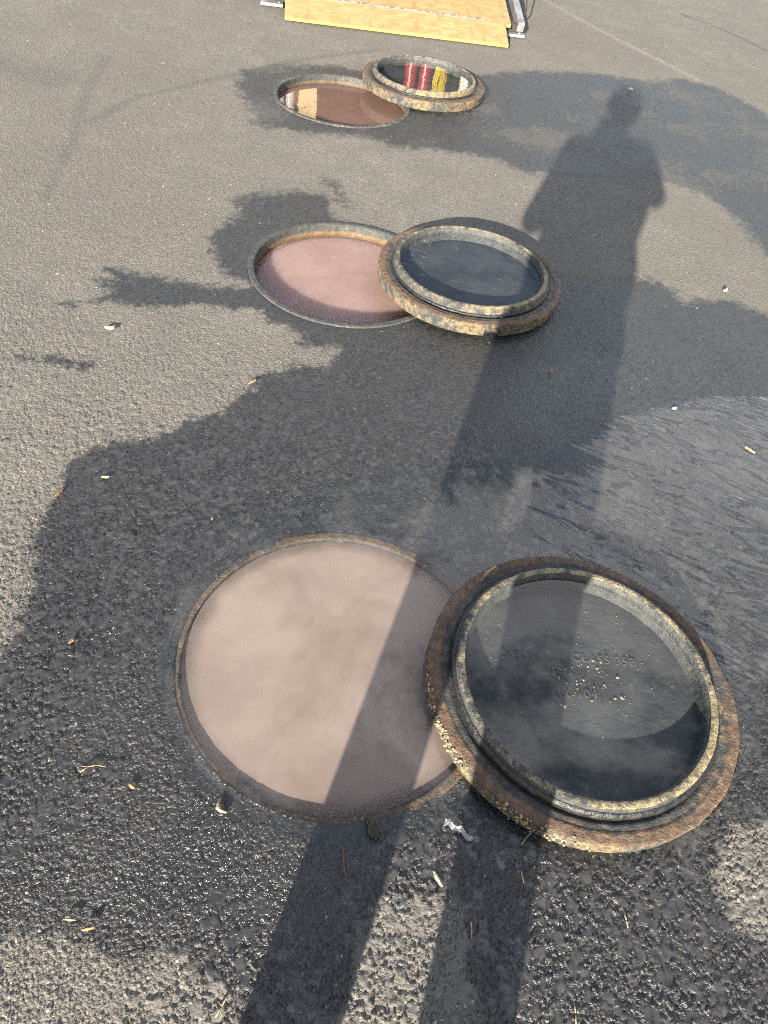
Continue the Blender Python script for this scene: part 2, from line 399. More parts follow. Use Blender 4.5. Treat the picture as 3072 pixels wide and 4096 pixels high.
# ------------------------------------------------------------------ water
def water_mat(name, rip_scale, rip_dist, broad=0.0, zone=None, cloudy=None):
    t = NT(name)
    m0 = t.n.new('ShaderNodeMapping'); m0.inputs['Rotation'].default_value = (0, 0, math.radians(20)); t.l.new(t.tc.outputs['Object'], m0.inputs[0])
    m1 = t.n.new('ShaderNodeMapping'); m1.inputs['Scale'].default_value = (.34, 1, 1); t.l.new(m0.outputs[0], m1.inputs[0]); mp = m1.outputs[0]
    n1 = t.noise(rip_scale, 1.2 if zone else 3, .5, mp, .5)
    st = 1.0
    if zone:
        sx_ = t.n.new('ShaderNodeSeparateXYZ'); t.l.new(t.tc.outputs['Object'], sx_.inputs[0])
        xx = t.math('ADD', sx_.outputs[0], t.math('MULTIPLY', t.math('SUBTRACT', t.noise(zone, 3, .5), .5), .9))
        st = t.math('MULTIPLY', t.ramp(xx, .36, .75, .008, 1.0), t.ramp(sx_.outputs[0], .30, .42, .01, 1.0))
    nb = t.bump(n1, rip_dist, st)
    if broad:
        nb = t.bump(t.noise(7, 2), broad, 1, nb)
    ge = t.n.new('ShaderNodeNewGeometry'); dt = t.n.new('ShaderNodeVectorMath'); dt.operation = 'DOT_PRODUCT'
    t.l.new(ge.outputs['Incoming'], dt.inputs[0]); t.l.new(nb, dt.inputs[1])
    one = t.math('SUBTRACT', 1.0, t.math('ABSOLUTE', dt.outputs['Value']))
    fr = t.math('ADD', t.math('MULTIPLY', t.math('POWER', one, 5.0), .98), .02)   # Schlick, water, same from both sides
    gl = t.n.new('ShaderNodeBsdfGlossy'); gl.inputs['Roughness'].default_value = 0.0; t.l.new(nb, gl.inputs['Normal'])
    tr = t.n.new('ShaderNodeBsdfTransparent'); tr.inputs[0].default_value = (.94, .955, .95, 1)
    mx = t.n.new('ShaderNodeMixShader')
    body_ = tr.outputs[0]
    if cloudy:      # fine mud carried in the overflow water
        df = t.n.new('ShaderNodeBsdfDiffuse'); df.inputs['Color'].default_value = (.31, .30, .305, 1)
        m2 = t.n.new('ShaderNodeMixShader')
        sy_ = t.n.new('ShaderNodeSeparateXYZ'); t.l.new(t.tc.outputs['Object'], sy_.inputs[0])
        cl = t.math('MULTIPLY', t.ramp(t.noise(2.6, 5, .6), .32, .68, cloudy[0], cloudy[1]), t.ramp(sy_.outputs[0], .15, .75, .22, 1.0))
        t.l.new(cl, m2.inputs[0]); t.l.new(body_, m2.inputs[1]); t.l.new(df.outputs[0], m2.inputs[2]); body_ = m2.outputs[0]
    t.l.new(fr, mx.inputs[0]); t.l.new(body_, mx.inputs[1]); t.l.new(gl.outputs[0], mx.inputs[2])
    return t.done(mx.outputs[0])


def silt_mat(name, c0, c1, r_solid, a_edge, mfp=.02):
    t = NT(name)
    n = t.noise(4.5, 5, .55, dist=.8)
    c = t.mix(t.ramp(n, .3, .7), c0, c1)
    sp = t.n.new('ShaderNodeSeparateXYZ'); t.l.new(t.tc.outputs['Object'], sp.inputs[0])
    r = t.math('SQRT', t.math('ADD', t.math('MULTIPLY', sp.outputs[0], sp.outputs[0]), t.math('MULTIPLY', sp.outputs[1], sp.outputs[1])))
    rn = t.math('ADD', r, t.math('MULTIPLY', t.math('SUBTRACT', t.noise(7, 3), .5), .05))
    al = t.ramp(rn, r_solid, .352, 1.0, a_edge)
    b = t.bsdf(c, .9, 0, 0, Subsurface_Weight=0.0 if mfp < .03 else 1.0, Subsurface_Radius=(mfp, mfp * .8, mfp * .65), Subsurface_Scale=1.0)
    b.node.subsurface_method = 'BURLEY'
    tr = t.n.new('ShaderNodeBsdfTransparent'); mx = t.n.new('ShaderNodeMixShader')
    t.l.new(al, mx.inputs[0]); t.l.new(tr.outputs[0], mx.inputs[1]); t.l.new(b, mx.inputs[2])
    return t.done(mx.outputs[0])


def disc(R, n=128, rings=10):
    V = [(0, 0, 0)]; F = []
    for k in range(1, rings + 1):
        for i in range(n):
            a = 2 * math.pi * i / n; V.append((R * k / rings * math.cos(a), R * k / rings * math.sin(a), 0))
    me = bpy.data.meshes.new('disc')
    for i in range(n): F.append((0, 1 + i, 1 + (i + 1) % n))
    for k in range(rings - 1):
        for i in range(n):
            a, b = 1 + k * n + i, 1 + k * n + (i + 1) % n; F.append((a, a + n, b + n, b))
    me.from_pydata(V, [], F); me.update()
    return me


MAT_PUD = water_mat('puddle_water', 17, 0.0125, 0.0, zone=3.0, cloudy=(.02, .10))
MAT_POOL = water_mat('pool_water', 14, 0.0009, 0.0003)
MAT_POOL_CALM = water_mat('calm_pool_water', 8, 0.0008)
MAT_TRAY_CALM = water_mat('calm_tray_water', 9, 0.0010)
MAT_TRAY_STILL = water_mat('still_tray_water', 5, 0.00015)
MAT_TRAY = water_mat('tray_water', 26, 0.0016)

# puddle sheet: follows the hollow, the stones break through it at the shore
bm = bmesh.new()
px0, px1, py0, py1, stp = -0.66, 1.9, 0.30, 2.55, 0.03
gx = np.arange(px0, px1, stp); gy = np.arange(py0, py1, stp)
GX, GY = np.meshgrid(gx, gy)
sp_ = sdf(PUD, GX, GY)
ok = sp_ < 0.07
vid = {}
for j in range(len(gy) - 1):
    for i in range(len(gx) - 1):
        if ok[j, i] or ok[j + 1, i] or ok[j, i + 1] or ok[j + 1, i + 1]:
            q = []
            for (a, b) in ((j, i), (j, i + 1), (j + 1, i + 1), (j + 1, i)):
                if (a, b) not in vid:
                    drop = 0.010 * float(sstep(0.03, 0.08, sp_[a, b]))
                    vid[(a, b)] = bm.verts.new((gx[b], gy[a], WATER_Z[0] - drop))
                q.append(vid[(a, b)])
            bm.faces.new(q)
pud = bm_obj('puddle', bm, MAT_PUD, smooth=True)
tag(pud, 'shallow clear puddle over asphalt around the nearest manhole, rippled on the right', 'puddle', kind='structure')

SILT = [silt_mat('near_silt', (.185, .140, .120), (.240, .183, .157), .305, .55), silt_mat('mid_silt', (.255, .160, .140), (.305, .202, .178), .325, .55, .11), silt_mat('far_silt', (.145, .086, .070), (.170, .104, .086), .335, .7, .09)]
WLAB = ['milky brown water filling the nearest manhole to the brim', 'pinkish brown water in the middle manhole', 'dark brown water in the farthest manhole mirroring the trailer']
for i, (cx, cy) in enumerate(RINGS):
    if i == 0:
        root = empty('water', (cx, cy, -0.014))
        link('silt', disc(.3515), SILT[0], root)
    else:
        root = empty('water', (cx, cy, WATER_Z[i]))
        link('surface', disc(.3515), MAT_POOL if i == 1 else MAT_POOL_CALM, root)
        link('silt', disc(.3513), SILT[i], root, (0, 0, -0.010))
    tag(root, WLAB[i], 'water', kind='structure')

# ------------------------------------------------------------------ cast iron
def iron_mat(name, rust, dusty, wetness, ochre=(.20, .145, .07), band=None, grey=.7, stain=None):
    """dark cast iron with rust and dried mud; band = (r0, r1): rust only outside that radius"""
    t = NT(name)
    sp = t.n.new('ShaderNodeSeparateXYZ'); t.l.new(t.tc.outputs['Object'], sp.inputs[0])
    n1 = t.noise(13, 8, .72, dist=.8); n2 = t.noise(45, 6, .7); n3 = t.noise(190, 4, .65); n4 = t.noise(5, 3, .5)
    c = t.mix(t.ramp(n2, .3, .7), (.016, .019, .020), (.050, .053, .052))
    rc = t.mix(t.ramp(n2, .35, .65), (.052, .031, .019), (.122, .074, .042))
    oc = t.mix(t.ramp(n3, .3, .7), tuple(x * .45 for x in ochre), ochre)
    f = t.ramp(n1, rust[0], rust[1])
    if band:
        r = t.math('SQRT', t.math('ADD', t.math('MULTIPLY', sp.outputs[0], sp.outputs[0]), t.math('MULTIPLY', sp.outputs[1], sp.outputs[1])))
        rn = t.math('ADD', r, t.math('MULTIPLY', t.math('SUBTRACT', t.noise(22, 6, .7), .5), .05))
        f = t.math('MAXIMUM', t.math('MULTIPLY', f, .6), t.math('MULTIPLY', t.ramp(rn, band[0], band[1]), t.ramp(n1, .34, .46)))
    c = t.mix(f, c, rc)
    nd = t.math('ADD', t.math('MULTIPLY', n2, .6), t.math('MULTIPLY', n4, .4))
    c = t.mix(t.ramp(nd, dusty[0], dusty[1], 0, .92), c, oc)
    gr = t.math('ADD', t.math('MULTIPLY', t.noise(24, 6, .75), .55), t.math('MULTIPLY', n3, .45))
    c = t.mix(t.ramp(gr, .55, .64, 0, grey), c, (.23, .21, .16))
    c = t.mix(t.ramp(n3, .32, .46, .75, 0), c, (.018, .017, .016))
    c = t.mix(t.ramp(t.voro(150), .06, .14, .6, 0), c, (.22, .18, .11))
    if stain:
        zz = t.math('ADD', sp.outputs[2], t.math('MULTIPLY', t.math('SUBTRACT', n1, .5), .012))
        c = t.mix(t.ramp(zz, stain[0], stain[1], 0, .7), c, t.mix(t.ramp(n2, .3, .7), (.085, .048, .02), (.17, .10, .042)))
    nb = t.bump(t.math('ADD', t.math('MULTIPLY', n3, .7), n2), .0055, 1.0)
    rg = t.ramp(n4, .4, .6, .85, .85 - .5 * wetness)
    return t.done(t.bsdf(c, rg, 0.0, .5, nb))


M_SIDE = iron_mat('iron_flange_side', (.52, .66), (.42, .66), .2, (.245, .165, .070), grey=.5)
M_FTOP = iron_mat('iron_flange', (.50, .62), (.55, .70), .5, (.22, .135, .06), band=(.326, .338), grey=.25)
M_UP = [iron_mat('iron_upstand_near', (.60, .75), (.60, .75), .8, (.20, .17, .11), grey=.3), iron_mat('iron_upstand_mid', (.60, .75), (.46, .68), .5, (.24, .185, .095), grey=.45), iron_mat('iron_upstand_far', (.58, .72), (.40, .62), .3, (.25, .18, .09), grey=.5)]
M_UTOP = iron_mat('iron_upstand_top', (.60, .72), (.43, .62), .6, (.33, .26, .135), grey=.4)
M_INNER = iron_mat('iron_inner_wall', (.66, .8), (.60, .78), .9, (.14, .125, .09), grey=.15)
M_DARK = iron_mat('iron_dark', (.66, .8), (.66, .8), .8, (.12, .10, .06))
M_RIM = [iron_mat('iron_rim_near', (.36, .55), (.56, .74), .4, (.16, .10, .05)), iron_mat('iron_rim_mid', (.56, .72), (.54, .72), .8, (.12, .10, .07), grey=.35), iron_mat('iron_rim_far', (.6, .75), (.46, .64), .5, (.15, .13, .095), grey=.5)]
M_WALL = iron_mat('iron_wall', (.60, .76), (.56, .74), .7, (.12, .09, .045), grey=.4, stain=(-.022, -.034))
tg = NT('rubber_seal')
nn = tg.noise(60, 5, .65)
tg.done(tg.bsdf((.010, .010, .011), tg.ramp(nn, .3, .7, .25, .6), 0, .5, tg.bump(nn, .006)))
M_GASKET = tg.mat
tf = NT('iron_plate')
nv = tf.voro(85); n1 = tf.noise(6, 6, .65); n2 = tf.noise(60, 4, .6)
c = tf.mix(tf.ramp(n1, .35, .68), (.015, .017, .020), (.038, .040, .043))
c = tf.mix(tf.ramp(nv, .06, .16, .75, 0), c, (.10, .098, .092))
c = tf.mix(tf.ramp(tf.noise(14, 6, .7), .62, .72, 0, .6), c, (.085, .084, .078))
tf.done(tf.bsdf(c, .7, 0, .3, tf.bump(n2, .003)))
M_PLATE = tf.mat


M_LETTER = simple('iron_lettering', (.038, .039, .039), .7, var=.5, scale=90)


def lathe(name, prof, n, amp=0.0, seed=0, deform=None, closed=False):
    """prof: list of (r, z) resampled finely, revolved; amp = roughness of the casting"""
    P = [prof[0]]
    for a, b in zip(prof[:-1], prof[1:]):
        L = math.hypot(b[0] - a[0], b[1] - a[1]); k = max(1, int(L / 0.004))
        for i in range(1, k + 1): P.append((a[0] + (b[0] - a[0]) * i / k, a[1] + (b[1] - a[1]) * i / k))
    P = np.array(P); th = np.linspace(0, 2 * np.pi, n, endpoint=False)
    r = np.repeat(P[None, :, 0], n, 0); z = np.repeat(P[None, :, 1], n, 0); T = np.repeat(th[:, None], len(P), 1)
    if amp:
        s_ = np.arange(len(P))[None, :] * 0.004
        q = 0.33
        # blend two noises so the seam closes
        def per(f):
            a, b = f(T * q), f((T - 2 * np.pi) * q); k = T / (2 * np.pi); return a * (1 - k) + b * k
        r = r + amp * per(lambda u: fbm(u * 90, s_ * 90 + 3, seed, 4)) + .6 * amp * per(lambda u: fbm(u * 14, s_ * 6, seed + 9, 2))
        z = z + amp * .8 * per(lambda u: fbm(u * 70, s_ * 70 + 31, seed + 5, 4))
    if deform: r, z = deform(r, z, T)
    V = np.stack([r * np.cos(T), r * np.sin(T), z], -1).reshape(-1, 3)
    m_ = len(P); idx = np.arange(n * m_).reshape(n, m_); nx = np.roll(idx, -1, 0)
    Qd = np.stack([idx[:, :-1], nx[:, :-1], nx[:, 1:], idx[:, 1:]], -1).reshape(-1, 4)
    return np_mesh(name, V, Qd)


RLAB = ['rust red iron manhole ring sunk just under the puddle, nearest the photographer', 'round iron manhole ring with ochre waterline, half covered by the middle lid', 'round iron manhole ring farthest away, towards the wooden ramp']
for i, (cx, cy) in enumerate(RINGS):
    root = empty('manhole_ring', (cx, cy, 0))
    tag(root, RLAB[i], 'manhole', 'open manhole rings in the yard')
    dz = -0.004 if i == 0 else 0.003
    pr = [(.3785, -.04), (.378, dz - .002), (.3755, dz), (.3565, dz), (.3535, dz - .003)]
    link('rim', lathe('rim', pr, 400, .0022, 40 + i), M_RIM[i], root)
    link('throat', lathe('throat', [(.3538, dz - .003), (.353, -.050), (.3515, -.055)], 300, .002, 50 + i), M_WALL, root)
    link('seat', lathe('seat', [(.352, -.0555), (.3125, -.057), (.311, -.062)], 200, .002, 60 + i), M_WALL, root)
    link('shaft', lathe('shaft', [(.3112, -.062), (.33, -.25), (.33, -.7)], 96, 0, 0), M_DARK, root)
    link('shaft_bottom', disc(.33, 64, 3), M_DARK, root, (0, 0, -.7))

CLAB = ['upturned iron manhole lid full of clear water, nearest, with cast lettering under the water',
        'upturned iron manhole lid in the middle, notched in front, its water mirroring blue sky',
        'upturned iron manhole lid farthest away, its water mirroring red and yellow']
COVER_ROT = [0.0, 0.0, 0.9]
for i, (cx, cy) in enumerate(COVERS):
    z0 = [-0.004, 0.006, 0.006][i]
    root = empty('manhole_cover', (cx, cy, z0), 0)
    tag(root, CLAB[i], 'manhole lid', 'upturned manhole lids')
    na = math.radians(-72.5)
    def notch(r, z, T, i=i):
        if i == 1:
            d = np.abs((T - na + np.pi) % (2 * np.pi) - np.pi) * 0.36
            k = sstep(.030, .022, d + .004 * fbm(z * 300, T * 60, 4, 2)) * sstep(.030, .024, z)
            r = np.where(r > .335, r - k * .028, r)
        return r, z
    M1 = M_SIDE
    side = [(.335, .000), (.353, .000), (.357, .003), (.3595, .040), (.358, .0475)]
    link('flange_edge', lathe('flange_edge', side, 620, .0036 if i == 0 else .0028, 70 + i, notch), M1, root)
    top = [(.358, .0475), (.3545, .0500), (.334, .0505), (.331, .0488), (.317, .0485), (.312, .0455), (.304, .0440)]
    link('flange', lathe('flange', top, 560, .0022, 80 + i), M_FTOP, root)
    link('upstand', lathe('upstand', [(.3045, .0440), (.3015, .060), (.2992, .0755), (.2975, .0780)], 560, .0026, 90 + i), M_UP[i], root)
    link('upstand_top', lathe('upstand_top', [(.2976, .0779), (.2955, .0800), (.2845, .0803), (.2812, .0785)], 560, .0024, 190 + i), M_UTOP, root)
    link('inner_wall', lathe('inner_wall', [(.2813, .0786), (.2775, .071), (.2752, .060), (.2725, .045), (.2705, .0300)], 480, .0026, 290 + i), M_INNER, root)
    gk = [(.3035, .046), (.3080, .0465), (.3098, .053), (.3085, .062), (.3045, .068), (.3005, .0685)] if i == 0 else [(.3035, .046), (.3075, .0465), (.3095, .050), (.3078, .0535), (.3028, .0555)]
    link('gasket', lathe('gasket', gk, 420, .003, 95 + i), M_GASKET, root)
    fl = lathe('floor_plate', [(.2715, .0300), (.25, .0295), (.0, .0295)], 200, .001, 99)
    link('floor_plate', fl, M_PLATE, root)
    link('underside', disc(.336, 96, 3), M_DARK, root, (0, 0, .0005))
    if i == 0:
        # lettering cast into the underside
        def letters(txt, x, y, size, rot):
            cu = bpy.data.curves.new('lettering', 'FONT'); cu.body = txt; cu.size = size; cu.extrude = .0011; cu.bevel_depth = .0004
            cu.space_character = 1.15; cu.resolution_u = 3; cu.offset = -.0004
            me_ = evaluated_mesh(bpy.data.objects.new('tmp', cu))
            me_.materials.clear()
            link('lettering', me_, M_LETTER, root, (x, y, .0312), (0, 0, rot))
        letters('ASTM A48 CLASS 35B', -.178, .038, .030, math.radians(7))
        letters('E1', -.066, .004, .038, math.radians(9))
        letters('IR-104', -.052, -.046, .031, math.radians(12))
    wz = [.0640, .0605, .0615][i]
    wo_ = empty('water', (cx, cy, z0 + wz))
    link('surface', disc(.2758, 128, 8), (MAT_TRAY_STILL, MAT_TRAY, MAT_TRAY_CALM)[i], wo_)
    tag(wo_, ['clear still water lying in the nearest upturned lid', 'blue mirroring water lying in the middle upturned lid', 'dark water with red and yellow reflections in the farthest lid'][i], 'water', kind='structure')

# grit lying on the plate under the water of the nearest lid
bm = bmesh.new()
gr = random.Random(3)
for k in range(150):
    if k < 60:
        x, y = gr.gauss(.0, .05), gr.gauss(.01, .035)
    else:
        a, q = gr.uniform(0, 6.28), .25 * math.sqrt(gr.random()); x, y = q * math.cos(a), q * math.sin(a)
    s_ = .0010 + .0030 * gr.random() ** 2.2 if k < 60 else gr.uniform(.0007, .0018)
    M = Matrix.Translation((x, y, .0305 + s_ * .3)) @ Matrix.Rotation(gr.uniform(0, 6), 4, 'Z') @ Matrix.Diagonal((s_ * gr.uniform(.8, 1.7), s_, s_ * .6, 1))
    bmesh.ops.create_icosphere(bm, subdivisions=1, radius=1, matrix=M)
grit = bm_obj('grit', bm, simple('grit', (.20, .155, .10), .9, var=.5, scale=200), None, (COVERS[0][0], COVERS[0][1], -.004))
tag(grit, 'pale grit scattered on the plate under the water of the nearest lid', 'grit', kind='stuff')

# crumbs of dried mud caked on the outer edge of the nearest lid
bm = bmesh.new()
for k in range(420):
    a = math.radians(gr.gauss(207, 11) if k < 270 else gr.gauss(252, 9)); r = .3575 + gr.gauss(0, .0035)
    zz = gr.uniform(.018, .050); s_ = gr.uniform(.0012, .0042)
    M = Matrix.Translation((r * math.cos(a), r * math.sin(a), zz)) @ Matrix.Rotation(gr.uniform(0, 6), 4, (gr.random(), gr.random(), gr.random() + .1)) @ Matrix.Diagonal((s_ * gr.uniform(.8, 1.6), s_, s_ * .8, 1))
    bmesh.ops.create_icosphere(bm, subdivisions=1, radius=1, matrix=M)
crumb = bm_obj('mud_crumbs', bm, simple('dried_mud', (.20, .155, .09), .95, var=.6, scale=90), None, (COVERS[0][0], COVERS[0][1], -.004))
tag(crumb, 'crumbly dried mud caked along the left edge of the nearest lid', 'mud', kind='stuff')

# ------------------------------------------------------------------ trailer with lowered wooden ramp (the far water mirrors its rear)
to = NT('osb_board')
mp1 = to.mapping((9, 34, 9), (0, 0, .1)); mp2 = to.mapping((30, 8, 9), (0, 0, .5))
v1 = to.voro(1.6, mp1, 'Color'); v2 = to.voro(1.6, mp2, 'Color'); nz = to.noise(3, 4)
c = to.mix(to.ramp(v1, .1, .9), (.180, .124, .055), (.232, .165, .080))
c = to.mix(to.ramp(v2, .72, .9, 0, .6), c, (.15, .09, .03))
c = to.mix(to.ramp(nz, .4, .7, 0, .35), c, (.25, .172, .075))
c = to.mix(to.ramp(to.noise(4, 6, .7), .50, .72, 0, .45), c, (.13, .10, .06))
to.done(to.bsdf(c, .75, 0, .3, to.bump(v1, .0015)))
M_OSB = to.mat
M_EDGE = simple('osb_edge', (.245, .18, .06), .8, var=.3, scale=70)
tz = NT('galvanised')
nz = tz.voro(18, None, 'Color'); nz2 = tz.noise(14, 5)
c = tz.mix(nz, (.20, .205, .215), (.32, .325, .335)); c = tz.mix(tz.ramp(nz2, .52, .7, 0, .7), c, (.16, .13, .10))
tz.done(tz.bsdf(c, tz.ramp(nz2, .3, .7, .35, .6), .7, .5))
M_GALV = tz.mat
M_HINGE = simple('hinge_steel', (.20, .17, .15), .5, .4, .5, 25)
M_SCREW = simple('screw_zinc', (.75, .75, .73), .3, .6, .1)
M_WHITE = simple('trailer_white', (.62, .61, .58), .45, var=.12, scale=3)
M_BLACK = simple('trailer_dark', (.020, .017, .015), .8, var=.3, scale=4)
M_TYRE = simple('tyre_rubber', (.02, .02, .02), .8, var=.3, scale=20)
M_LAMP = simple('red_lens', (.35, .02, .02), .25, var=.1)
TR = empty('cargo_trailer', (-0.515, 5.575, 0), math.radians(12.7))
tag(TR, 'enclosed cargo trailer with its wooden rear ramp lowered onto the asphalt', 'trailer')
SL = math.atan2(.40, 1.85)
# flap board on the ground
bm = bmesh.new()
vv = box(bm, -.765, .765, 0, .235, 0, .020)
flap = bm_obj('ramp_flap', bm, M_OSB, TR, (0, .0, .006), (math.atan2(.075, .235), 0, 0), bevel=.0012)
bm = bmesh.new(); box(bm, -.764, .764, -.0025, -.0002, .0015, .0185)
bm_obj('board_edge', bm, M_EDGE, flap)
# deck board
bm = bmesh.new(); box(bm, -.78, .815, 0, 1.86, 0, .022)
deck = bm_obj('ramp_deck', bm, M_OSB, TR, (0, .238, .066), (SL, 0, 0), bevel=.0012)
bm = bmesh.new(); box(bm, -.779, .814, -.0025, -.0002, .002, .020)
bm_obj('board_edge', bm, M_EDGE, deck)
# piano hinge with screws
bm = bmesh.new(); box(bm, -.62, .60, -.030, .030, .0225, .0245); cyl(bm, (-.62, 0, .027), (.60, 0, .027), .004, n=8)
hg = bm_obj('hinge', bm, M_HINGE, deck, (0, .0, 0))
for k in range(20):
    for sd in (-1, 1):
        bm = bmesh.new(); bmesh.ops.create_uvsphere(bm, u_segments=8, v_segments=4, radius=1, matrix=Matrix.Translation((-.59 + k * .0615 + (.03 if sd > 0 else 0), sd * .019, .0245)) @ Matrix.Diagonal((.0055, .0055, .0025, 1)))
        bm_obj('screw', bm, M_SCREW, hg)
# galvanised frame under the deck
for x0, x1 in ((-.885, -.835), (.880, .930)):
    bm = bmesh.new(); box(bm, x0, x1, .055, 1.86, -.045, .012)
    bm_obj('side_rail', bm, M_GALV, deck, bevel=.003)
bm = bmesh.new(); box(bm, -.835, .880, .06, .10, -.050, -.004); bm_obj('cross_bar', bm, M_BLACK, deck)
for x0, x1 in ((-.93, -.78), (.77, .945)):
    bm = bmesh.new(); box(bm, x0, x1, .275, .335, .004, .022)
    cyl(bm, ((x0 + x1) / 2 + .05, .305, .022), ((x0 + x1) / 2 + .05, .305, .03), .011, n=6)
    bm_obj('ramp_foot', bm, M_GALV, TR, bevel=.002)
bm = bmesh.new()
pts = [Vector((.97, .55, .02)), Vector((1.01, .63, .10)), Vector((1.015, .80, .22)), Vector((1.0, 1.5, .42)), Vector((.965, 2.11, .62))]
for a, b in zip(pts[:-1], pts[1:]): cyl(bm, a, b, .006, n=8)
bm_obj('ramp_cable', bm, M_BLACK, TR)
# body: walls, roof, floor, posts
V0 = 2.10
def slab(name, mat, *b, par=TR, bv=.004):
    bm = bmesh.new(); box(bm, *b); return bm_obj(name, bm, mat, par, bevel=bv)
slab('floor', M_BLACK, -.90, .93, V0, 5.7, .44, .50)
for x0, x1, xi0, xi1 in ((-.955, -.925, -.924, -.915), (.955, .985, .945, .954)):
    wl_ = slab('side_wall', M_WHITE, x0, x1, V0 + .03, 5.7, .42, 2.42)
    slab('lining', M_BLACK, xi0, xi1, V0 + .04, 5.66, .505, 2.36, par=wl_, bv=0)
fwall = slab('front_wall', M_WHITE, -.955, .985, 5.705, 5.74, .42, 2.42)
slab('lining', M_BLACK, -.91, .94, 5.69, 5.703, .505, 2.36, par=fwall, bv=0)
rf = slab('roof', M_WHITE, -.965, .995, V0 + .02, 5.75, 2.425, 2.46)
slab('lining', M_BLACK, -.91, .94, V0 + .06, 5.68, 2.40, 2.422, par=rf, bv=0)
for x0, x1 in ((-.975, -.90), (.93, 1.005)):
    slab('door_post', M_WHITE, x0, x1, V0 - .03, V0 + .025, .30, 2.42)
hd = slab('header', M_WHITE, -.90, .93, V0 - .03, V0 + .02, 2.28, 2.42)
for xx in (-.6, 0, .63): slab('marker_lamp', M_LAMP, xx - .04, xx + .04, V0 - .045, V0 - .031, 2.33, 2.36, par=hd, bv=.004)
for xx in (-.9375, .9675): slab('tail_lamp', M_LAMP, xx - .028, xx + .028, V0 - .048, V0 - .031, .62, .80, bv=.004)
slab('chassis', M_GALV, -.7, .73, V0 + .05, 6.6, .34, .438)
for sx in (-1.06, 1.09):
    for yy in (3.55, 4.35):
        bm = bmesh.new(); cyl(bm, (sx - .09, yy, .335), (sx + .09, yy, .335), .335, n=40)
        wh = bm_obj('wheel', bm, M_TYRE, TR, bevel=.012)
        bm = bmesh.new(); cyl(bm, (sx - .094, yy, .335), (sx + .094, yy, .335), .19, n=28); bm_obj('rim', bm, M_GALV, wh)
    slab('mudguard', M_WHITE, sx - .11, sx + .11, 3.15, 4.75, .70, .73)
# things carried in the trailer
def local(u, v, z):
    return TR_M @ Vector((u, v, z))
TR_M = Matrix.Translation((-0.515, 5.575, 0)) @ Matrix.Rotation(math.radians(12.7), 4, 'Z')
cab = empty('storage_cabinet', local(-.57, 2.45, .501), math.radians(12.7))
tag(cab, 'cream plywood shelf cabinet just inside the trailer on the left', 'cabinet')
M_CREAM = simple('cream_ply', (.62, .50, .27), .7, var=.15, scale=8)
for nm, b in (('side_panel', (-.13, -.11, 0, .4, 0, 1.45)), ('side_panel', (.11, .13, 0, .4, 0, 1.45)), ('divider', (-.01, .01, .002, .378, .052, .60)), ('back_panel', (-.109, .109, .38, .4, 0, 1.45)), ('top_panel', (-.109, .109, 0, .379, .62, 1.45)),
              ('shelf', (-.109, .109, 0, .379, .02, .05)), ('shelf', (-.109, -.0105, 0, .379, .36, .40)), ('shelf', (.0105, .109, 0, .379, .44, .48)), ('shelf', (-.109, -.0105, 0, .379, .48, .52)), ('shelf', (.0105, .109, 0, .379, .55, .59))):
    slab(nm, M_CREAM, *b, par=cab, bv=.001)
M_PVC = simple('white_pvc', (.60, .60, .58), .4, var=.1)
for u, v, hh, lab in ((-.815, 2.32, 1.55, 'tall white plastic pipe standing at the left doorpost of the trailer'), (-.715, 2.36, 1.35, 'shorter white plastic pipe beside the cream cabinet in the trailer')):
    link_o = link('plastic_pipe', lathe('plastic_pipe', [(.040, 0), (.046, 0), (.046, hh), (.040, hh), (.040, .01)], 28), M_PVC, None, local(u, v, .501)); tag(link_o, lab, 'pipe', 'plastic pipes in the trailer')
M_RED = simple('red_enamel', (.32, .018, .022), .35, var=.15)
M_BRASS = simple('brass', (.4, .28, .1), .4, .8, .1)
for k, (u, v, lab) in enumerate(((.50, 2.55, 'red gas cylinder standing in the trailer, farther from the yellow hose'), (.65, 2.55, 'red gas cylinder standing in the trailer beside the yellow hose'))):
    r_ = empty('gas_cylinder', local(u, v, .501)); tag(r_, lab, 'gas cylinder', 'gas cylinders in the trailer')
    link('bottle', lathe('bottle', [(.0, 0), (.055, 0), (.06, .01), (.06, 1.12), (.045, 1.19), (.022, 1.22), (.022, 1.25), (0, 1.25)], 40), M_RED, r_)
    link('valve', lathe('valve', [(.0, 1.25), (.018, 1.25), (.018, 1.31), (.026, 1.315), (.026, 1.335), (0, 1.337)], 20), M_BRASS, r_)
M_YEL = simple('yellow_hose', (.66, .50, .02), .45, var=.1)
hz = empty('coiled_hose', local(.83, 2.50, 1.25), math.radians(12.7)); tag(hz, 'coil of yellow hose hanging on the right inner wall of the trailer', 'hose')
hk = bmesh.new(); cyl(hk, (.085, 0, .42), (-.03, 0, .42), .012); bm_obj('hook', hk, M_GALV, hz)
for k in range(5):
    bm = bmesh.new(); n = 40
    ring_pts = [Vector((-.05 + .022 * (k % 3) + .01 * math.sin(5 * a), (.19 + .012 * k) * math.cos(a), .08 + (.34 + .012 * k) * math.sin(a))) for a in [2 * math.pi * q / n for q in range(n)]]
    for a, b in zip(ring_pts, ring_pts[1:] + ring_pts[:1]): cyl(bm, a, b, .013, n=8)
    bm_obj('coil', bm, M_YEL, hz)


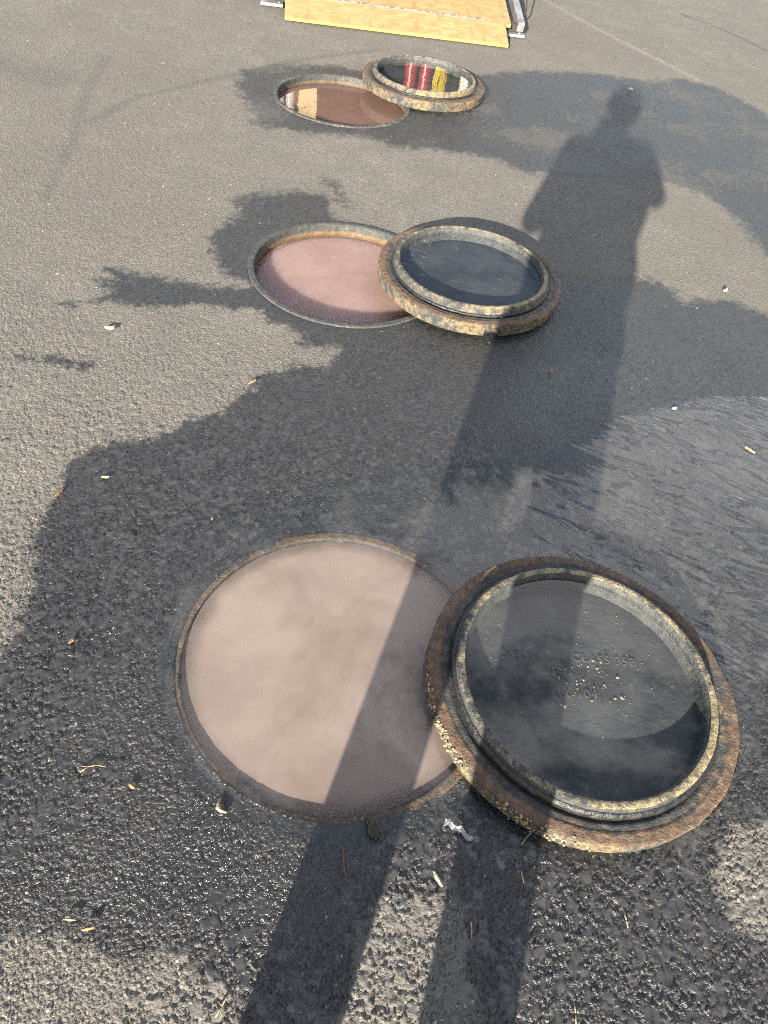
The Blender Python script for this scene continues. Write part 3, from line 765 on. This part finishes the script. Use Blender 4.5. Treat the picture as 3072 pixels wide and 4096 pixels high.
# ------------------------------------------------------------------ litter and plant bits on the asphalt
def bark(name, x, y, L, wd, h, rz, color, lab, cat, grp=None, bend=0.0, z=0.004, seg=9, rough=.8):
    """a split chip or leaf: a tapering, slightly bent and uneven strip with thickness"""
    r_ = random.Random(hash((round(x * 1000), round(y * 1000))) & 0xffff)
    bm = bmesh.new(); rows = []
    for i in range(seg):
        q = i / (seg - 1); ww = wd * .5 * (math.sin(math.pi * (.08 + .84 * q)) ** .6) * r_.uniform(.75, 1.15)
        cx_ = (q - .5) * L; cy_2 = bend * L * (q - .5) ** 2 * 4 + r_.uniform(-.05, .05) * wd; hz_ = h * (1 - .5 * abs(q - .5)) * r_.uniform(.8, 1.2)
        lift = r_.uniform(0, .25) * h
        rows.append([bm.verts.new((cx_, cy_2 - ww, lift)), bm.verts.new((cx_ + r_.uniform(-.1, .1) * wd, cy_2, lift + hz_)), bm.verts.new((cx_, cy_2 + ww, lift)), bm.verts.new((cx_, cy_2, lift - .3 * h))])
    for a, b in zip(rows[:-1], rows[1:]):
        for k in range(4): bm.faces.new((a[k], b[k], b[(k + 1) % 4], a[(k + 1) % 4]))
    bm.faces.new(rows[0][::-1]); bm.faces.new(rows[-1])
    mt = simple(name, color, rough, var=.35, scale=160)
    o = bm_obj(name, bm, mt, None, (x, y, z), (0, 0, rz), smooth=False)
    return tag(o, lab, cat, grp)


def twig(name, x, y, pts, r, color, lab, cat='twig', forks=(), grp=None):
    root = None; bm = bmesh.new()
    P = [Vector(p) for p in pts]
    for i, (a, b) in enumerate(zip(P[:-1], P[1:])): cyl(bm, a, b, r * (1 - .12 * i), r * (1 - .12 * (i + 1)), 7)
    for f in forks: cyl(bm, f[0], f[1], r * .7, r * .3, 6)
    o = bm_obj(name, bm, simple(name, color, .8, var=.3, scale=120), None, (x, y, .0045), smooth=True)
    return tag(o, lab, cat, grp)


TAN, ORG, BRN, STR = (.22, .155, .085), (.20, .105, .05), (.11, .065, .036), (.24, .195, .115)
# crumpled paper strip
r_ = random.Random(5); bm = bmesh.new(); rows = []
for i in range(14):
    q = i / 13; cx_ = (q - .5) * .062; cy_2 = .004 * math.sin(q * 5) + .003 * math.sin(q * 13)
    ww = .0055 if i > 3 else .009 - .001 * i; zz = .003 + .004 * abs(math.sin(q * 9)) + (.004 if i < 3 else 0)
    rows.append([bm.verts.new((cx_, cy_2 - ww, zz + r_.uniform(0, .003))), bm.verts.new((cx_ + .001, cy_2, zz + r_.uniform(0, .003))), bm.verts.new((cx_, cy_2 + ww * r_.uniform(.7, 1.2), zz + r_.uniform(0, .003)))])
for a, b in zip(rows[:-1], rows[1:]):
    for k in range(2): bm.faces.new((a[k], b[k], b[k + 1], a[k + 1]))
bmesh.ops.solidify(bm, geom=list(bm.faces), thickness=.0005)
tp = NT('paper'); c = tp.mix(tp.ramp(tp.noise(70, 3), .55, .65, 0, .7), (.42, .42, .42), (.30, .27, .22)); c = tp.mix(tp.ramp(tp.noise(26, 1, .5, tp.mapping((1, 1, 1), loc=(.4, 0, 0))), .70, .74), c, (.6, .12, .03)); tp.done(tp.bsdf(c, .6))
tag(bm_obj('paper_scrap', bm, tp.mat, None, (.264, .497, .004), (0, 0, math.radians(-13))), 'white twisted paper scrap on wet asphalt between the leg shadows', 'paper')
bark('wood_chip', -.626, .741, .016, .008, .005, 1.2, ORG, 'brown wood chip on wet asphalt left of the nearest manhole', 'wood chip', 'wood chips')
bark('bark_piece', -.837, 1.149, .034, .011, .006, 1.35, BRN, 'long brown bark piece at the left edge of the wet patch', 'bark')
bark('dead_leaf', -.749, 1.228, .020, .010, .004, .2, (.24, .16, .09), 'small tan dead leaf on wet asphalt beside the long bark piece', 'leaf')
bark('dead_leaf', -.989, 1.857, .034, .020, .008, .6, (.30, .26, .19), 'pale curled dead leaf on dry asphalt below the left splash', 'leaf', bend=.3)
bark('wood_chip', -.382, .463, .015, .007, .005, -.4, ORG, 'orange wood chip below the forked twig', 'wood chip', 'wood chips')
twig('twig', -.468, .483, [(-.02, -.012, 0), (-.008, 0, .003), (.008, .006, .004), (.024, .006, .002)], .0014, TAN, 'thin forked twig on wet asphalt, lower left', forks=[((-.008, 0, .003), (-.022, -.002, .004)), ((-.02, -.012, 0), (-.027, -.009, 0))])
bark('dead_leaf', -.207, .454, .030, .010, .007, -.95, (.22, .17, .11), 'curled dead leaf just below left of the nearest manhole', 'leaf', bend=.35)
bark('wood_chip', -.365, .218, .019, .006, .004, .35, ORG, 'orange wood sliver at the wet edge, bottom left', 'wood chip', 'wood chips')
bark('wood_chip', -.400, .226, .020, .004, .003, .1, STR, 'pale wood sliver beside the orange one, bottom left', 'wood chip', 'wood chips')
twig('straw', -.108, .147, [(-.006, -.016, 0), (0, 0, .004), (.006, .018, .002)], .0013, STR, 'yellow straw on the dry strip left of the leg shadow, bottom', 'straw', forks=[((0, 0, .004), (-.009, .006, .001)), ((-.002, -.004, .003), (.004, -.014, .001))])
bark('wood_chip', -.484, 1.727, .03, .007, .005, 1.0, TAN, 'tan wood sliver on the edge of the wet area below the middle manhole', 'wood chip', 'wood chips')
bark('wood_chip', .479, 2.092, .028, .010, .006, 1.5, (.24, .12, .07), 'red brown wood chip in the shadow below the middle lid', 'wood chip', 'wood chips')
bark('dead_leaf', 1.137, 1.866, .036, .016, .005, -.6, (.18, .11, .07), 'brown leaf floating in the rippled puddle, far right', 'leaf', z=.005)
twig('twig', .05, .396, [(-.004, .03, 0), (-.002, .012, .003), (.004, -.008, .003), (.016, -.030, .001)], .0011, BRN, 'thin brown twig in the left leg shadow', forks=[((-.002, .012, .003), (.006, .022, .004)), ((.004, -.008, .003), (-.003, -.014, .002))])
twig('straw', .302, .330, [(-.002, .012, 0), (0, 0, .003), (.001, -.014, 0)], .0012, (.4, .24, .12), 'short tan stalk in the right leg shadow', 'straw')
bark('wood_chip', .233, .403, .030, .009, .005, -.9, STR, 'pale splinter of wood on dusty asphalt between the leg shadows', 'wood chip', 'wood chips')
twig('straw', .491, .232, [(-.001, .016, 0), (0, 0, .003), (.001, -.018, 0)], .0011, STR, 'thin straw on wet asphalt right of the leg shadows, bottom', 'straw')
twig('straw', .595, .395, [(-.003, .012, 0), (0, 0, .003), (.003, -.012, 0)], .0013, STR, 'tan stalk on wet asphalt under the nearest lid, right', 'straw')
twig('straw', .395, .435, [(-.002, .010, 0), (0, 0, .003), (.003, -.010, 0)], .0012, (.46, .26, .10), 'orange stalk below the front edge of the nearest lid', 'straw')
twig('straw', .40, .506, [(-.008, -.012, .002), (0, 0, .01), (.008, .010, .016)], .0011, STR, 'pale rootlet leaning on the front edge of the nearest lid', 'straw')
bark('stone_chip', .904, 2.011, .016, .012, .007, .4, (.30, .28, .24), 'small pale stone chip at the top edge of the rippled puddle', 'stone')
bark('stone_chip', 1.06, 5.36, .028, .02, .010, .4, (.34, .33, .29), 'pale stone chip beside the head of the shadow', 'stone')
bark('stone_chip', 1.245, 2.905, .024, .018, .011, .9, (.22, .20, .17), 'grey stone chip on dry asphalt right of the shadow', 'stone')
# rag of roots hanging at the ring
bm = bmesh.new(); r_ = random.Random(9)
for k in range(30):
    p = Vector((r_.gauss(0, .003), .026 + r_.uniform(-.006, .004), .004)); d = Vector((r_.gauss(.004, .0012), -.008, 0))
    for q in range(4):
        n_ = p + d * r_.uniform(.8, 1.3) + Vector((r_.gauss(0, .0018), 0, r_.gauss(.0004, .001))); n_.z = max(.003, min(.010, n_.z)); cyl(bm, p, n_, .0016, .0013, 6); p = n_
tag(bm_obj('root_clump', bm, simple('root_clump', (.05, .043, .035), .9, var=.4, scale=150), None, (.086, .468, .001), smooth=True), 'matted grey root clump at the front rim of the nearest manhole', 'roots')
# specks floating on the far brown water
sp_m = simple('speck', (.03, .02, .015), .8)
bm = bmesh.new(); r_ = random.Random(12)
for k in range(26):
    a, q = r_.uniform(0, 6.28), .32 * math.sqrt(r_.random()); x_, y_ = q * math.cos(a), q * math.sin(a); s_ = r_.uniform(.002, .0055)
    bmesh.ops.create_icosphere(bm, subdivisions=1, radius=1, matrix=Matrix.Translation((x_, y_, .0012)) @ Matrix.Diagonal((s_ * 1.6, s_, .001, 1)))
tag(bm_obj('floating_specks', bm, sp_m, None, (RINGS[2][0], RINGS[2][1], WATER_Z[2])), 'dark specks floating on the brown water of the farthest manhole', 'specks', kind='stuff')


# ------------------------------------------------------------------ the photographer, whose shadow falls across the yard
_b = bmesh.new(); bmesh.ops.create_icosphere(_b, subdivisions=4, radius=1)
SPH_V = np.array([v.co[:] for v in _b.verts]); SPH_F = np.array([[v.index for v in f.verts] for f in _b.faces]); _b.free()


def blob(parts, voxel, name, smooth_it=6):
    """parts: ('c', p0, p1, r0, r1) tapered limbs, ('e', centre, radii, rotation) ellipsoids; fused into one continuous skin"""
    VV, FF, off = [], [], 0
    for p in parts:
        if p[0] == 'c':
            a, b = Vector(p[1]), Vector(p[2]); Rm = np.array((b - a).to_track_quat('Z', 'Y').to_matrix())
            v = SPH_V @ Rm.T; up_ = (SPH_V[:, 2] >= 0)[:, None]
            v = np.where(up_, v * p[4] + np.array(b), v * p[3] + np.array(a))
        else:
            v = SPH_V * np.array(p[2]) + np.array(p[1])
        VV.append(v); FF.append(SPH_F + off); off += len(v)
    me_ = np_mesh(name, np.concatenate(VV), np.concatenate(FF))
    o = bpy.data.objects.new('tmp', me_)
    md = o.modifiers.new('r', 'REMESH'); md.mode = 'VOXEL'; md.voxel_size = voxel; md.use_smooth_shade = True
    ms = o.modifiers.new('s', 'SMOOTH'); ms.iterations = smooth_it; ms.factor = .5
    return evaluated_mesh(o)


PB = Matrix.Translation((.033, -.40, 0)) @ Matrix.Rotation(-SHADOW_AZ * .3, 4, 'Z')     # faces the yard (+y)
PBi = PB.inverted()
phone_c = Vector((0, 0, CAM_H)) - fw * .010 + RT * .020 - UP * .052
def L_(v): return PBi @ Vector(v)
grip_r, grip_l = L_(phone_c + RT * .042 - UP * .035), L_(phone_c - RT * .042 - UP * .035)
fwL, RTL, UPL = PBi.to_3x3() @ fw, PBi.to_3x3() @ RT, PBi.to_3x3() @ UP
person = empty('person', PB.translation, -SHADOW_AZ * .3)
tag(person, 'person in loose jacket and baggy trousers holding up a phone, seen only by shadow', 'person')
M_SKIN = simple('skin', (.42, .25, .17), .55, var=.08, scale=12)
M_HAIR = simple('hair', (.03, .02, .014), .6, var=.3, scale=60)
M_JACK = simple('jacket', (.035, .04, .055), .85, var=.2, scale=40, bumpd=.002)
M_TROU = simple('trousers', (.05, .05, .048), .9, var=.2, scale=40, bumpd=.002)
M_SHOE = simple('shoe', (.06, .04, .03), .6, var=.2)
SHL, SHR = Vector((-.178, .0, 1.405)), Vector((.165, .0, 1.445))
ELL, ELR = Vector((-.245, .08, 1.105)), Vector((.290, .13, 1.26))
WRL, WRR = grip_l + Vector((-.035, -.075, -.035)), grip_r + Vector((.035, -.075, -.035))
HIP, KNE, ANK = .11, .135, .150
hx = .005
parts = [('e', (0, 0, 1.28), (.165, .105, .23)), ('e', (0, -.005, .98), (.155, .11, .16)), ('e', (0, -.01, 1.44), (.17, .085, .07)),
         ('c', (hx * .5, -.005, 1.46), (hx, .015, 1.60), .058, .054), ('e', (hx, .02, 1.685), (.092, .102, .112)), ('e', (hx, .045, 1.625), (.066, .068, .060)),
         ('c', (hx, .112, 1.70), (hx, .132, 1.665), .008, .013), ('e', (hx, .106, 1.628), (.024, .010, .007)), ('e', (hx, .109, 1.616), (.021, .010, .007)),
         ('e', (hx - .030, .100, 1.693), (.013, .010, .009)), ('e', (hx + .030, .100, 1.693), (.013, .010, .009)), ('e', (hx, .095, 1.715), (.055, .018, .010)),
         ('e', (hx - .102, .01, 1.675), (.013, .020, .034)), ('e', (hx + .102, .01, 1.675), (.013, .020, .034))]
for S_, E_, W_ in ((SHL, ELL, WRL), (SHR, ELR, WRR)):
    parts += [('c', S_, E_, .052, .043), ('c', E_, W_, .042, .027)]
for sx in (-1, 1):
    kx, ax = (-.112, -.120) if sx < 0 else (.145, .170)
    parts += [('c', (sx * .095, 0, .90), (kx, .015, .50), .085, .056), ('c', (kx, .015, .50), (ax, -.015, .09), .055, .036), ('c', (ax, -.02, .055), (ax + sx * .02, .13, .035), .034, .026)]
# hands: palm at the phone edge, four fingers wrapped round its far side, thumb on the screen side
for sgn, G_, W_ in ((-1, grip_l, WRL), (1, grip_r, WRR)):
    palm = G_ + RTL * sgn * .014 - fwL * .016
    parts += [('c', W_, palm - UPL * .02, .026, .022), ('e', tuple(palm), (.016, .030, .040))]
    for k, ln in enumerate((.9, 1.0, .95, .78)):
        base = palm + UPL * (.028 - .019 * k) + RTL * sgn * .004
        kn1 = base + (fwL * .026 + RTL * sgn * .006) * ln; kn2 = kn1 + (fwL * .010 - RTL * sgn * .018) * ln; tip = kn2 + (-RTL * sgn * .020) * ln
        parts += [('c', base, kn1, .0092, .0088), ('c', kn1, kn2, .0088, .0082), ('c', kn2, tip, .0080, .0068)]
    tb = palm - UPL * .012 - fwL * .008; t1 = tb + UPL * .024 - RTL * sgn * .012 - fwL * .008; t2 = t1 + UPL * .018 - RTL * sgn * .018 + fwL * .004
    parts += [('c', tb, t1, .0125, .0105), ('c', t1, t2, .0102, .0082)]
body = link('body', blob(parts, .0055, 'body', 3), M_SKIN, person)
jk = [('e', (.005, -.005, 1.26), (.250, .145, .26)), ('e', (.018, -.005, 1.03), (.228, .150, .20)), ('e', (.008, -.005, .86), (.236, .150, .16)), ('e', (-.005, -.01, 1.42), (.22, .105, .085)), ('c', (-.12, -.01, 1.44), (-.02, -.005, 1.515), .055, .058), ('c', (.115, -.01, 1.455), (.02, -.005, 1.515), .055, .058),
      ('c', (hx * .5, -.005, 1.47), (hx, .012, 1.53), .075, .068)]
for S_, E_, W_ in ((SHL, ELL, WRL), (SHR, ELR, WRR)):
    jk += [('c', S_, E_, .082, .056), ('c', E_, E_.lerp(W_, .82), .056, .042)]
link('jacket', blob(jk, .010, 'jacket'), M_JACK, person)
tr_ = [('e', (.005, -.005, .86), (.225, .14, .12)), ('e', (.012, 0, .735), (.075, .09, .118))]
for sx in (-1, 1):
    kx, ax = (-.110, -.120) if sx < 0 else (.142, .170)
    tr_ += [('c', (sx * .112, -.005, .84), (kx, .01, .60), .120, .104), ('c', (kx, .01, .60), (kx * 1.03, .01, .48), .104, .088), ('c', (kx * 1.03, .01, .48), (ax, -.01, .10), .086, .080)]
link('trousers', blob(tr_, .010, 'trousers'), M_TROU, person)
for sx in (-1, 1):
    ax = -.120 if sx < 0 else .170
    sh = [('c', (ax, -.045, .048), (ax + sx * .012, .06, .045), .047, .044), ('c', (ax + sx * .012, .06, .042), (ax + sx * .025, .165, .036), .044, .033), ('c', (ax, -.03, .06), (ax, -.03, .11), .048, .046)]
    link('shoe', blob(sh, .008, 'shoe'), M_SHOE, person)
link('hair', blob([('e', (hx, .004, 1.71), (.106, .112, .106)), ('e', (hx, -.02, 1.655), (.098, .090, .085))], .007, 'hair'), M_HAIR, person)
ph = empty('phone', phone_c)
ph.rotation_euler = Matrix((RT, UP, -fw)).transposed().to_euler()
tag(ph, 'black smartphone held upright in both hands of the photographer', 'phone')
M_PH = simple('phone_glass', (.02, .02, .022), .15, var=.05)
bm = bmesh.new(); box(bm, -.0358, .0358, -.0735, .0735, -.004, .004); bm_obj('case', bm, M_PH, ph, bevel=.0025)
bm = bmesh.new(); box(bm, -.033, .033, -.070, .070, .0041, .0045); bm_obj('screen', bm, simple('screen', (.01, .01, .012), .08), ph)
bm = bmesh.new(); cyl(bm, (-.020, .052, -.0065), (-.020, .052, -.0041), .008, n=24); bm_obj('lens', bm, M_PH, ph)
